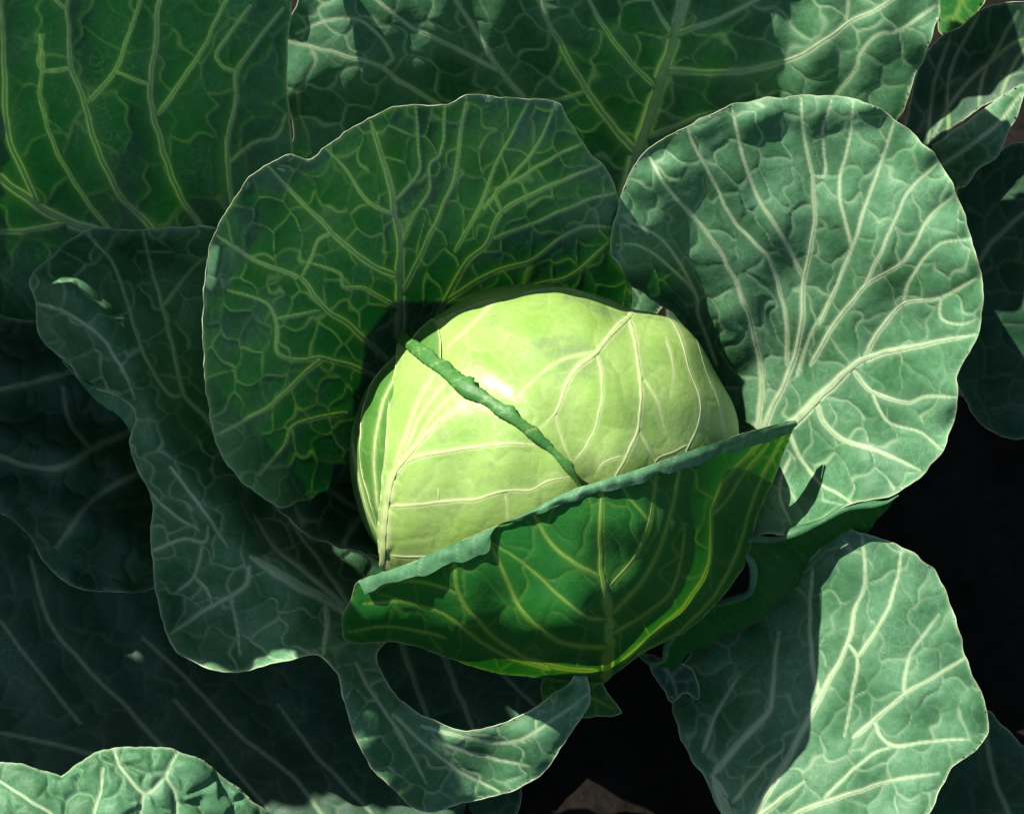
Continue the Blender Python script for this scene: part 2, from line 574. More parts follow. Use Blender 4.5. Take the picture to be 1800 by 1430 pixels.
# stem
sp_ = np.linspace(0, 1, 14)
base_w = np.array(ground_below(957, 785, 0)); base_w[2] = -0.01
top_w = to_world(np.array([[957, 930, -255]]))[0]
path = base_w + (top_w - base_w) * sp_[:, None]
tube('stem', path, np.tile([0, -1.0, 0.2], (14, 1)), (60 - 10 * sp_) * S + 0.001 * np.sin(sp_ * 25), 1.0, M_VUND, plant, sides=14)

# ------------------------------------------------------------------ head
TH = np.radians([0, 20, 38, 52, 63, 78, 95, 112, 130, 145, 160, 175, 195, 215, 240, 270, 300, 330, 345])
# silhouette distance by direction (angle counter-clockwise from the right, up positive)
SIL = [(1298, 785), (1283, 720), (1225, 612), (1165, 566), (1108, 545), (1020, 512), (930, 500), (850, 512), (762, 562), (690, 630), (640, 710), (617, 790), (630, 880), (668, 965), (780, 1050), (957, 1085), (1120, 1060), (1240, 950), (1285, 860)]
_a = []; _r = []
for px, py in SIL:
    dx, dy = px - HEAD_C[0], -(py - HEAD_C[1])
    _a.append(math.atan2(dy, dx) % (2 * math.pi)); _r.append(math.hypot(dx, dy))
o_ = np.argsort(_a); _a = np.array(_a)[o_]; _r = np.array(_r)[o_]
tt = np.linspace(0, 2 * math.pi, 721)
rt = np.interp(tt, np.concatenate([_a - 2 * math.pi, _a, _a + 2 * math.pi]), np.concatenate([_r] * 3))
kern = np.hanning(31); kern /= kern.sum()
rt = np.convolve(np.concatenate([rt[-61:-1], rt, rt[1:61]]), kern, 'same')[60:-60]
RH = 300.0


def head_map(off=0.0, lump=3.0, seed=3):
    def f(x, y):
        dx = x - HEAD_C[0]; dy = y - HEAD_C[1]
        th = np.arctan2(-dy, dx) % (2 * math.pi)
        d = np.hypot(dx, dy) + 1e-6
        r = np.interp(th, tt, rt)
        s_ = d / r
        a = np.where(s_ <= 1, np.arcsin(np.clip(s_, 0, 1)), math.pi / 2 + (s_ - 1))
        o = off + lump * wav(x, y, seed, 160)
        k = 1 + o / 300.0
        rr = r * np.sin(a) * k
        return np.stack([HEAD_C[0] + dx / d * rr, HEAD_C[1] + dy / d * rr, RH * np.cos(a) * k], 1)
    return f


# the packed heart of the head: one lumpy closed body
def head_body():
    nu, nv = 96, 60
    V = []; F = []
    for j in range(nv + 1):
        a = math.pi * j / nv
        for i in range(nu):
            th = 2 * math.pi * i / nu
            r = np.interp(th, tt, rt) * 0.975
            V.append((HEAD_C[0] + math.cos(th) * r * math.sin(a), HEAD_C[1] - math.sin(th) * r * math.sin(a), RH * 0.975 * math.cos(a)))
    for j in range(nv):
        for i in range(nu):
            k = (i + 1) % nu
            F.append((j * nu + i, (j + 1) * nu + i, (j + 1) * nu + k, j * nu + k))
    W = to_world(np.array(V))
    A = np.zeros((len(V), 4)); A[:, 1] = 0.4; A[:, 3] = 1
    return link('head', W, F, M_HEAD, plant, A)


head = head_body()
head['label'] = 'pale yellow-green round head of tightly packed leaves'

HK = dict(g=3.2, cell=60, blister=1.2, crenel=1.0, net=0.26, sub_parent=head, vein_names=('rib', 'rib'), vmat=M_RIB, ridge=0.2, rise=0.2, soft=5.0)
# back leaf showing along the top
build_leaf(head, 'head_leaf', [(700, 650), (740, 585), (800, 520), (870, 470), (960, 450), (1060, 470), (1120, 520), (1060, 640), (900, 700), (780, 720)],
           surf=head_map(0, 2, 5), mat=M_HEAD, seed=11, edge=1.0, **HK)
# green leaves wrapping the left flank, their colour darkened in place of shade
build_leaf(head, 'head_leaf', [(760, 560), (700, 590), (600, 660), (540, 780), (570, 920), (660, 1010), (730, 1000), (740, 800), (760, 650)],
           surf=head_map(2, 3, 6), mat=M_SIDE, seed=12, edge=1.6, veins=[(7, 4, [(690, 985), (652, 905), (627, 815), (628, 730), (660, 665)])], emat=M_RIB, **HK)
build_leaf(head, 'head_leaf', [(770, 570), (712, 618), (668, 668), (645, 740), (642, 815), (660, 880), (690, 985), (760, 990), (780, 800), (780, 640)],
           surf=head_map(8, 3, 7), mat=M_SIDE, seed=13, edge=2.6, veins=[(6, 4, [(700, 990), (676, 900), (668, 820), (680, 720), (712, 645)])], emat=M_RIB, **HK)
# large leaf over the right and top
build_leaf(head, 'head_leaf', [(735, 606), (800, 560), (864, 528), (930, 514), (1010, 516), (1070, 530), (1125, 535), (1230, 560), (1340, 640), (1420, 780), (1400, 950), (1250, 1100), (1000, 1120), (900, 1000), (860, 800), (780, 700)],
           surf=head_map(5, 5, 8), mat=M_HEAD, seed=14, edge=1.2,
           veins=[(17, 4, [(1117, 540), (1109, 553), (1082, 580), (1047, 620), (1002, 664), (976, 727), (949, 753)]),
                  (10, 6, [(1105, 556), (1118, 620), (1124, 682), (1118, 753), (1096, 802), (1078, 838), (1060, 900)]),
                  (8, 7, [(1160, 560), (1176, 580), (1202, 638), (1222, 700), (1220, 753), (1202, 802), (1180, 860)]),
                  (7, 4, [(1047, 622), (1056, 660), (1051, 727), (1033, 780), (1007, 811)]),
                  (5, 3, [(1047, 620), (980, 638), (940, 669), (913, 696)]),
                  (5, 3, [(976, 727), (987, 771), (1002, 807)]),
                  (4, 2, [(1131, 669), (1153, 709), (1171, 762)]),
                  (7, 5, [(1210, 780), (1180, 795), (1149, 807), (1138, 835)]),
                  (6, 3, [(1092, 800), (1060, 812), (1045, 835)]),
                  (4, 2, [(1118, 753), (1135, 790), (1145, 807)]),
                  (6, 4, [(1215, 600), (1240, 660), (1264, 727), (1273, 790)]),
                  (4, 2, [(1165, 600), (1180, 650), (1172, 700)]),
                  (4, 2, [(870, 530), (829, 580), (789, 616)])], **HK)
# front left leaf with the rolled upper margin
build_leaf(head, 'head_leaf', [(712, 600), (760, 640), (830, 690), (900, 735), (960, 785), (1008, 838), (1018, 870), (960, 1000), (800, 1120), (700, 1060), (684, 985), (676, 930), (684, 850), (692, 780), (694, 700), (704, 640)],
           surf=head_map(14, 5, 9), mat=M_HEAD, seed=15, edge=1.6, emat=M_RIB,
           veins=[(30, 7, [(694, 1040), (688, 985), (690, 927), (700, 851), (726, 802), (776, 749), (826, 712)]),
                  (8, 4, [(706, 820), (722, 770), (742, 715), (772, 665)]),
                  (5, 3, [(722, 795), (750, 730), (790, 680)]),
                  (5, 3, [(740, 780), (775, 725), (815, 690)]),
                  (11, 5, [(708, 835), (731, 807), (802, 791), (891, 780), (950, 782)]),
                  (9, 5, [(700, 884), (767, 880), (847, 871), (891, 858), (936, 858), (965, 842), (1006, 834)]),
                  (9, 6, [(700, 966), (767, 969), (811, 958), (860, 935)]),
                  (4, 2, [(891, 860), (896, 890), (892, 930)])], **HK)


# rolled margin lying across the head
def rolled_margin():
    c = catmull(np.array([(700, 578), (716, 598), (740, 618), (775, 645), (822, 684), (870, 712), (925, 752), (968, 788), (1000, 824), (1016, 850)], float), 3.5)
    n = len(c); t = np.linspace(0, 1, n)
    rad = 11 * np.interp(t, [0, 0.05, 0.14, 0.4, 0.7, 0.9, 1], [0.35, 0.75, 1.0, 0.95, 0.7, 0.5, 0.3]) * (1 + 0.22 * wav(t * 420, t * 0, 4, 85))
    f = head_map(14, 5, 9)
    P = f(c[:, 0], c[:, 1]); a = to_world(P)
    e = 2.0
    nx_ = to_world(f(c[:, 0] + e, c[:, 1])) - a; ny_ = to_world(f(c[:, 0], c[:, 1] + e)) - a
    nr = np.cross(ny_, nx_); nr /= np.linalg.norm(nr, axis=1)[:, None]
    tn = np.gradient(a, axis=0); tn /= np.linalg.norm(tn, axis=1)[:, None]
    b = np.cross(tn, nr)
    K = 20
    rows = []
    for k in range(K):
        q = k / (K - 1)
        an = -0.5 * math.pi + q * 1.82 * math.pi
        rr = rad * (1.05 - 0.12 * q) * (1 + 0.09 * wav(t * 420 + q * 60, t * 0 + q * 50, 31, 40) + 0.10 * wav(t * 420 + q * 40, t * 0 + q * 50, 33, 15))
        rr = rr * (1 + max(0, q - 0.7) * 3.4 * (0.35 + 1.1 * wav(t * 420, t * 0, 43, 26)))
        rows.append(a + nr * ((rad * 0.35 + rr * 0.55 * np.sin(an)) * S)[:, None] + b * (rr * 1.15 * np.cos(an) * S)[:, None])
    V = np.stack(rows, 0)
    A = np.zeros((K, n, 4)); A[..., 3] = 1; A[..., 1] = 0.6
    cc = np.arange(n)[None] * 3.5 - np.arange(K)[:, None] * 1.1 + 3 * wav(np.arange(n)[None] * 3.5, np.arange(K)[:, None] * 9.0, 18, 40)
    ln = np.abs(((cc / 25.0 + 0.9 * wav(cc, cc * 0, 17, 130)) % 1) - 0.5)
    A[..., 0] = 0.5 * np.exp(-(ln / 0.05) ** 2)
    A[-2:, :, 0] = 0.5
    F = [(k * n + i, k * n + i + 1, (k + 1) * n + i + 1, (k + 1) * n + i) for k in range(K - 1) for i in range(n - 1)]
    o = link('rolled_margin', V.reshape(-1, 3), F, M_CURL, head, A.reshape(-1, 4))
    o['label'] = 'dark green rolled leaf edge lying across the pale head'


rolled_margin()

# ------------------------------------------------------------------ leaves of the middle plant
# front leaf, seen from outside, its rim turned over
lipA = [(629, 1020, 160), (718, 989, 247), (802, 953, 307), (860, 930, 330), (918, 904, 342), (998, 864, 347), (1113, 827, 312), (1247, 780, 190), (1327, 757, 105), (1398, 738, 20)]
lipB = [(641, 1042, 166), (722, 1012, 252), (800, 988, 306), (858, 964, 329), (867, 932, 338), (918, 915, 346), (1007, 884, 350), (1136, 843, 306), (1247, 806, 190), (1376, 766, 36), (1402, 745, 25)]
_ca, _cb = catmull(lipA, 5), catmull(lipB, 5)
lipM = [tuple((_ca[int(f * (len(_ca) - 1))] + _cb[int(f * (len(_cb) - 1))]) / 2 + np.array([0, -1.5, 5.0])) for f in np.linspace(0, 1, 16)]
build_leaf(plant, 'outer_leaf', [(629, 1022, 158), (718, 991, 245), (802, 956, 305), (860, 932, 328), (918, 906, 340), (998, 866, 345), (1113, 829, 310), (1247, 782, 188), (1327, 759, 103), (1398, 739, 18),
            (1375, 800, -10), (1335, 900, 10), (1305, 1000, 20), (1215, 1100, 50), (1140, 1142, 60), (1080, 1185, 10), (1060, 1200, -20), (1000, 1195, -10), (950, 1192, 0), (880, 1185, 15), (790, 1155, 55), (700, 1128, 75), (612, 1128, 85), (600, 1092, 105), (618, 1050, 130)],
           ctrl=[(1060, 1000, 314), (1060, 1090, 280), (900, 1050, 286), (1200, 950, 235), (750, 1060, 208), (960, 1140, 225), (1060, 920, 335), (1150, 1050, 232), (820, 1100, 222), (680, 1080, 145), (1060, 1145, 225), (1260, 900, 140)],
           veins=[(24, 7, [(1064, 1195), (1071, 1124), (1069, 1067), (1056, 996), (1056, 924), (1058, 850)]),
                  (9, 4, [(1066, 1137), (1011, 1133), (971, 1120), (918, 1071), (891, 1018), (860, 950)]),
                  (8, 4, [(1050, 1178), (989, 1173), (918, 1151), (856, 1107), (807, 1044), (798, 975)]),
                  (6, 3, [(967, 1175), (878, 1147), (820, 1107), (784, 1080), (713, 1058), (640, 1060)]),
                  (8, 4, [(1060, 1016), (1007, 987), (967, 951), (936, 900)]),
                  (5, 2, [(1066, 1088), (1033, 1084), (980, 1044), (918, 987), (869, 956)]),
                  (8, 4, [(1070, 1032), (1122, 969), (1140, 916), (1155, 830)]),
                  (8, 4, [(1076, 1078), (1136, 1009), (1171, 929), (1198, 810)]),
                  (5, 2, [(1074, 1115), (1167, 1053), (1193, 1000), (1205, 920)]),
                  (7, 4, [(1090, 1165), (1131, 1129), (1211, 1053), (1247, 987), (1251, 907), (1270, 850), (1340, 775)]),
                  (6, 3, [(1120, 1150), (1184, 1116), (1256, 1044), (1296, 969), (1330, 860), (1380, 760)]),
                  (4, 2, [(1251, 907), (1275, 880), (1310, 830), (1350, 780)]),
                  (4, 2, [(784, 1120), (749, 1110), (678, 1100), (612, 1110)]),
                  (4, 2, [(807, 1044), (760, 1025), (700, 1020), (650, 1040)]),
                  (4, 2, [(1140, 916), (1110, 880), (1090, 850)])],
           mat=M_UNDER, vmat=M_VUND, cell=58, blister=2.5, stretch=(70, 1.6), seed=21, extra=[[lipA, lipM, lipB]], edge=1.0, g=3.0, net=0.42, lumps=5, xmat=M_OUT,
           label='upright front leaf seen from its green outside, pale rim turned over against the head')

# tall cupped leaf behind the head on the left
build_leaf(plant, 'outer_leaf', [(545, 280, 345), (500, 276, 350), (440, 312, 345), (400, 370, 335), (370, 430, 325), (357, 520, 310), (359, 620, 295), (364, 700, 280), (385, 790, 230), (430, 850, 170), (490, 890, 90), (530, 880, 0), (640, 850, -200), (760, 820, -320), (880, 780, -350), (1060, 650, -330), (1112, 530, -190), (1095, 450, -40), (1090, 400, 40), (1083, 335, 80), (1058, 290, 120), (1018, 245, 170), (985, 185, 230), (930, 172, 270), (880, 172, 300), (830, 166, 335), (785, 184, 340), (700, 187, 345), (625, 222, 348), (565, 262, 345)],
           ctrl=[(700, 560, -150), (700, 470, -20), (692, 370, 130), (670, 270, 255), (560, 600, 20), (500, 500, 160), (600, 460, 90), (480, 700, 100), (600, 700, -120), (560, 360, 240), (450, 420, 270), (850, 500, -130), (880, 370, 60), (800, 350, 150), (960, 400, 20), (930, 260, 210), (780, 500, -110), (1010, 470, -70), (800, 640, -290), (700, 680, -260), (760, 440, 10), (820, 280, 225)],
           veins=[(24, 4, [(701, 600), (702, 563), (702, 479), (704, 426), (695, 377), (692, 354), (678, 297), (651, 212)]),
                  (10, 3, [(699, 485), (647, 461), (584, 408), (518, 341), (472, 292)]),
                  (11, 3, [(740, 680), (690, 640), (640, 596), (616, 574), (571, 541), (527, 490), (447, 457), (378, 412)]),
                  (9, 3, [(740, 700), (660, 660), (607, 640), (562, 630), (509, 632), (487, 617), (484, 563), (464, 532), (400, 510)]),
                  (6, 2, [(699, 540), (642, 508), (604, 503), (598, 481), (544, 461)]),
                  (5, 2, [(697, 378), (647, 354), (607, 297), (570, 258)]),
                  (4, 2, [(696, 352), (736, 301), (736, 261), (731, 186)]),
                  (7, 3, [(708, 510), (740, 448), (784, 350), (800, 306), (807, 252), (820, 172)]),
                  (4, 2, [(705, 430), (727, 381), (753, 337), (758, 288), (775, 270), (782, 186)]),
                  (5, 2, [(800, 440), (851, 346), (864, 306), (891, 252), (930, 176)]),
                  (4, 2, [(850, 365), (878, 332), (936, 266), (958, 226), (976, 180)]),
                  (10, 3, [(765, 560), (780, 532), (820, 461), (856, 426), (882, 372), (953, 332), (1055, 290)]),
                  (4, 2, [(882, 372), (871, 337), (900, 319), (984, 270), (1025, 252)]),
                  (5, 2, [(870, 417), (953, 386), (1035, 350), (1082, 340)]),
                  (8, 3, [(775, 535), (798, 519), (864, 479), (931, 457), (1020, 399), (1084, 400)]),
                  (6, 3, [(900, 512), (953, 497), (1007, 481), (1069, 426)]),
                  (7, 3, [(570, 628), (540, 650), (478, 709), (423, 741), (376, 766)]),
                  (6, 2, [(607, 725), (550, 735), (511, 752), (497, 784), (455, 835)]),
                  (5, 2, [(487, 560), (520, 555), (560, 545)]),
                  (4, 2, [(584, 408), (560, 420), (545, 455), (527, 490)])],
           cell=44, blister=5, stretch=(95, 1.25), seed=31, wave=8, wavelen=95, g=2.9, net=0.48,
           label='tall dark green cupped leaf rising behind the left of the head')
# its lower serrated lobe at the foot of the head
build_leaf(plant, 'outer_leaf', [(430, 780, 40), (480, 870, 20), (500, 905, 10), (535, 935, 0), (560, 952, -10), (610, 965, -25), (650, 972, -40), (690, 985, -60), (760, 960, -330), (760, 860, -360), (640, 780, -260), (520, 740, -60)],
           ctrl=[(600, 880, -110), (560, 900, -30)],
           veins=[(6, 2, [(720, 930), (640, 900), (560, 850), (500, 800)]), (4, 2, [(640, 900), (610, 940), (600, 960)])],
           mat=M_SHADE, vmat=M_SHVEIN, cell=50, blister=3, seed=33, crenel=3.2, g=5, label='low dark leaf with a toothed edge at the foot of the head')

# broad pale leaf on the right
rim = [(1580, 866, 60), (1556, 879, 52), (1489, 888, 40), (1444, 912, 32), (1387, 935, 25), (1360, 944, 22), (1329, 943, 20), (1307, 948, 18), (1308, 966, 16), (1322, 987, 14), (1325, 1009, 10), (1317, 1037, 5), (1284, 1051, 0), (1231, 1064, -10), (1196, 1098, -20), (1173, 1129, -30), (1166, 1156, -38), (1140, 1160, -42), (1118, 1140, -45)]
low = [(1565, 885, 20), (1540, 915, 0), (1520, 945, -20), (1480, 965, -40), (1430, 1000, -60), (1390, 1040, -70), (1345, 1075, -80), (1300, 1105, -90), (1250, 1130, -100), (1215, 1150, -105), (1190, 1165, -110), (1165, 1170, -110), (1130, 1160, -110)]
mid = [((a[0]+b[0])/2, (a[1]+b[1])/2, (a[2]*.35+b[2]*.65)) for a, b in zip([catmull(rim, 30)[int(i)] for i in np.linspace(0, len(catmull(rim, 30))-1, 24)], [catmull(low, 30)[int(i)] for i in np.linspace(0, len(catmull(low, 30))-1, 24)])]
build_leaf(plant, 'outer_leaf', [(1072, 440, 50), (1085, 370, 75), (1108, 305, 100), (1140, 262, 115), (1205, 225, 135), (1300, 182, 155), (1400, 170, 168), (1500, 175, 180), (1560, 200, 190), (1640, 272, 205), (1690, 360, 215), (1714, 440, 225), (1727, 500, 215), (1720, 590, 190), (1684, 660, 165), (1684, 705, 150), (1652, 800, 110),
            (1580, 865, 60), (1489, 887, 40), (1444, 911, 32), (1387, 934, 25), (1329, 942, 18), (1300, 960, -20), (1240, 1000, -150), (1150, 1000, -330), (1060, 900, -400), (1100, 700, -330), (1230, 640, -170), (1190, 560, -130), (1110, 500, -60), (1085, 465, 60)],
           ctrl=[(1405, 735, -70), (1480, 670, -10), (1560, 620, 55), (1650, 600, 130), (1420, 500, 20), (1425, 320, 105), (1300, 450, 40), (1335, 700, -110), (1250, 560, -60), (1180, 400, 50), (1550, 400, 150), (1600, 500, 120), (1500, 800, 5), (1400, 850, -90), (1440, 885, -10), (1330, 850, -140), (1250, 800, -260), (1600, 760, 60), (1370, 630, -60), (1450, 580, 0), (1380, 780, -100), (1560, 280, 160), (1280, 270, 115)],
           veins=[(24, 4, [(1385, 750), (1407, 732), (1453, 686), (1520, 631), (1620, 606), (1714, 588)]),
                  (10, 3, [(1518, 632), (1545, 581), (1587, 535), (1654, 522), (1715, 490)]),
                  (9, 3, [(1500, 650), (1532, 686), (1595, 707), (1625, 696), (1683, 698)]),
                  (10, 3, [(1436, 705), (1448, 740), (1486, 774), (1545, 793), (1618, 826)]),
                  (7, 2, [(1385, 750), (1394, 774), (1419, 824), (1448, 853), (1470, 866), (1497, 884)]),
                  (13, 3, [(1340, 765), (1360, 710), (1381, 669), (1407, 581), (1413, 496), (1431, 392), (1427, 308), (1412, 233), (1408, 173)]),
                  (7, 3, [(1412, 487), (1371, 408), (1333, 346), (1308, 283), (1287, 192)]),
                  (11, 3, [(1330, 770), (1339, 669), (1323, 585), (1293, 493), (1279, 467), (1246, 412), (1175, 333), (1138, 270)]),
                  (7, 3, [(1383, 640), (1381, 558), (1350, 454), (1292, 392), (1254, 317), (1217, 250), (1208, 222)]),
                  (6, 3, [(1440, 570), (1469, 504), (1504, 417), (1521, 362), (1550, 283), (1573, 210)]),
                  (5, 2, [(1496, 430), (1475, 325), (1492, 254), (1500, 179)]),
                  (4, 2, [(1427, 308), (1450, 308), (1446, 233), (1462, 175)]),
                  (9, 3, [(1425, 640), (1475, 558), (1529, 496), (1592, 454), (1633, 383), (1680, 340)]),
                  (6, 2, [(1510, 515), (1525, 492), (1567, 400), (1600, 333), (1650, 285)]),
                  (6, 2, [(1260, 640), (1229, 554), (1225, 517), (1167, 425), (1100, 385)]),
                  (4, 2, [(1225, 517), (1180, 470), (1120, 430), (1085, 430)]),
                  (5, 2, [(1400, 660), (1420, 600), (1450, 540), (1470, 500)]),
                  (4, 2, [(1587, 535), (1600, 490), (1650, 430), (1705, 420)]),
                  (4, 2, [(1654, 522), (1655, 560), (1690, 570), (1718, 560)]),
                  (4, 2, [(1532, 686), (1560, 740), (1620, 760), (1655, 790)]),
                  (5, 2, [(1390, 800), (1370, 860), (1390, 920)])],
           cell=50, blister=3.2, stretch=(75, 1.35), seed=41, wave=8, wavelen=80, g=2.9, extra=[[rim, mid, low]], net=0.48, xmat=M_UNDER,
           label='broad pale blistered leaf in full sun right of the head, its lower rim rolled')

right_leaf = plant.children[-1]
rp = catmull(np.array(rim, float), 4.0)
rw = to_world(rp + np.array([0, 4.0, 5.0]))
tq = np.arange(len(rp)) * 4.0
tube('rolled_rim', rw, np.tile(TOW * 0.8 + UPC * 0.6, (len(rp), 1)), (7.5 + 2.5 * wav(tq, tq * 0, 47, 90)) * np.interp(np.linspace(0, 1, len(rp)), [0, 0.08, 0.9, 1], [0.3, 1, 0.8, 0.3]) * S, 0.6, M_OUT, right_leaf, sides=10)

# big leaf behind, at the top, with the thick midrib
build_leaf(plant, 'outer_leaf', [(560, -120, -30), (525, 0, -70), (500, 60, -85), (481, 112, -100), (489, 170, -125), (512, 205, -150), (517, 245, -170), (505, 275, -190), (620, 400, -320), (900, 560, -430), (1060, 640, -470), (1200, 500, -430), (1400, 360, -330), (1540, 270, -220), (1582, 207, -130), (1612, 130, -70), (1640, 60, -25), (1652, -5, 0), (1600, -120, 20), (1300, -220, 40), (900, -220, 70)],
           ctrl=[(1115, 290, -390), (1155, 160, -255), (1195, 0, -100), (900, 150, -205), (900, 0, -70), (1000, 100, -165), (1300, 200, -270), (1300, 60, -150), (1420, 100, -125), (1450, 0, -70), (700, 100, -130), (700, 0, -90), (800, 180, -240), (1050, 0, -70), (600, 120, -115), (1540, 100, -75)],
           veins=[(42, 18, [(1085, 400), (1110, 310), (1130, 240), (1155, 160), (1180, 80), (1200, 0), (1210, -80)]),
                  (13, 5, [(1120, 268), (1080, 225), (1040, 170), (1000, 105), (965, 40), (935, -30)]),
                  (7, 4, [(1150, 150), (1110, 110), (1060, 45), (1030, -10)]),
                  (10, 4, [(990, 250), (920, 170), (880, 125), (840, 60), (790, -15)]),
                  (7, 3, [(878, 124), (790, 80), (720, 45), (650, -10)]),
                  (8, 3, [(850, 240), (765, 180), (700, 140), (670, 118), (600, 95), (490, 68)]),
                  (12, 5, [(1170, 122), (1260, 127), (1330, 120), (1400, 100), (1450, 70), (1487, 42), (1560, 5), (1600, -30)]),
                  (8, 4, [(1182, 62), (1270, 30), (1330, 0), (1370, -30)]),
                  (4, 3, [(1487, 42), (1490, 0), (1480, -30)]),
                  (6, 3, [(1420, 230), (1470, 165), (1505, 120), (1510, 95), (1545, 60), (1575, 55), (1645, 10)]),
                  (7, 3, [(1140, 240), (1190, 220), (1240, 200), (1310, 185)]),
                  (6, 3, [(1183, 62), (1165, 35), (1145, 0)]),
                  (4, 2, [(670, 118), (690, 100), (640, 40), (580, 35), (520, 60)]),
                  (4, 2, [(1030, 160), (980, 175), (920, 172)])],
           cell=56, blister=3, stretch=(20, 1.2), seed=51, wave=10, wavelen=110, g=3.6, net=0.55, lumps=9,
           label='wide leaf behind the head with a thick pale midrib')

# large shaded leaf at the upper left
build_leaf(plant, 'outer_leaf', [(520, -150, 30), (512, 0, -10), (505, 130, -60), (512, 230, -120), (515, 300, -160), (470, 420, -240), (330, 560, -320), (160, 620, -300), (0, 600, -190), (-150, 560, -60), (-260, 420, 120), (-330, 200, 300), (-280, -20, 410), (-100, -200, 450), (200, -260, 365), (400, -230, 215)],
           ctrl=[(170, 405, -200), (60, 350, -130), (300, 300, -130), (250, 100, 80), (100, 100, 150), (400, 150, -40), (0, 200, 100), (-100, 350, 60), (400, 320, -180), (300, 440, -260), (60, 480, -200)],
           veins=[(26, 10, [(300, 455), (260, 440), (170, 405), (115, 388), (50, 350), (0, 312), (-70, 250)]),
                  (9, 3, [(66, 358), (40, 300), (16, 245), (8, 170), (6, 80), (0, 0), (-10, -60)]),
                  (5, 2, [(200, 412), (150, 350), (95, 255), (70, 170), (75, 110), (68, 60)]),
                  (9, 4, [(275, 440), (265, 400), (210, 340), (165, 245), (145, 170), (125, 120), (122, 50), (118, 17), (128, -30)]),
                  (4, 2, [(118, 17), (95, -5), (80, -40)]),
                  (9, 4, [(380, 440), (357, 402), (315, 340), (275, 225), (263, 150), (275, 70), (276, 20), (290, -30)]),
                  (5, 2, [(278, 200), (320, 140), (360, 80), (388, 17), (412, -20)]),
                  (7, 3, [(415, 420), (408, 365), (402, 300), (400, 240), (415, 180), (417, 125), (450, 75), (498, 15)]),
                  (4, 2, [(417, 125), (392, 118), (380, 95), (410, 50), (440, 10)]),
                  (4, 2, [(408, 282), (440, 255), (488, 235), (503, 200)]),
                  (5, 2, [(155, 178), (200, 128), (226, 60), (245, 5), (255, -30)]),
                  (4, 2, [(125, 120), (78, 123), (68, 108), (75, 62)]),
                  (8, 4, [(110, 392), (60, 403), (0, 408), (-60, 400)]),
                  (4, 2, [(263, 150), (210, 128), (200, 128)])],
           cell=64, blister=3.5, stretch=(80, 1.5), seed=61, g=3.6, net=0.3, lumps=8,
           label='large shaded leaf with long green veins beside the wide leaf behind the head')

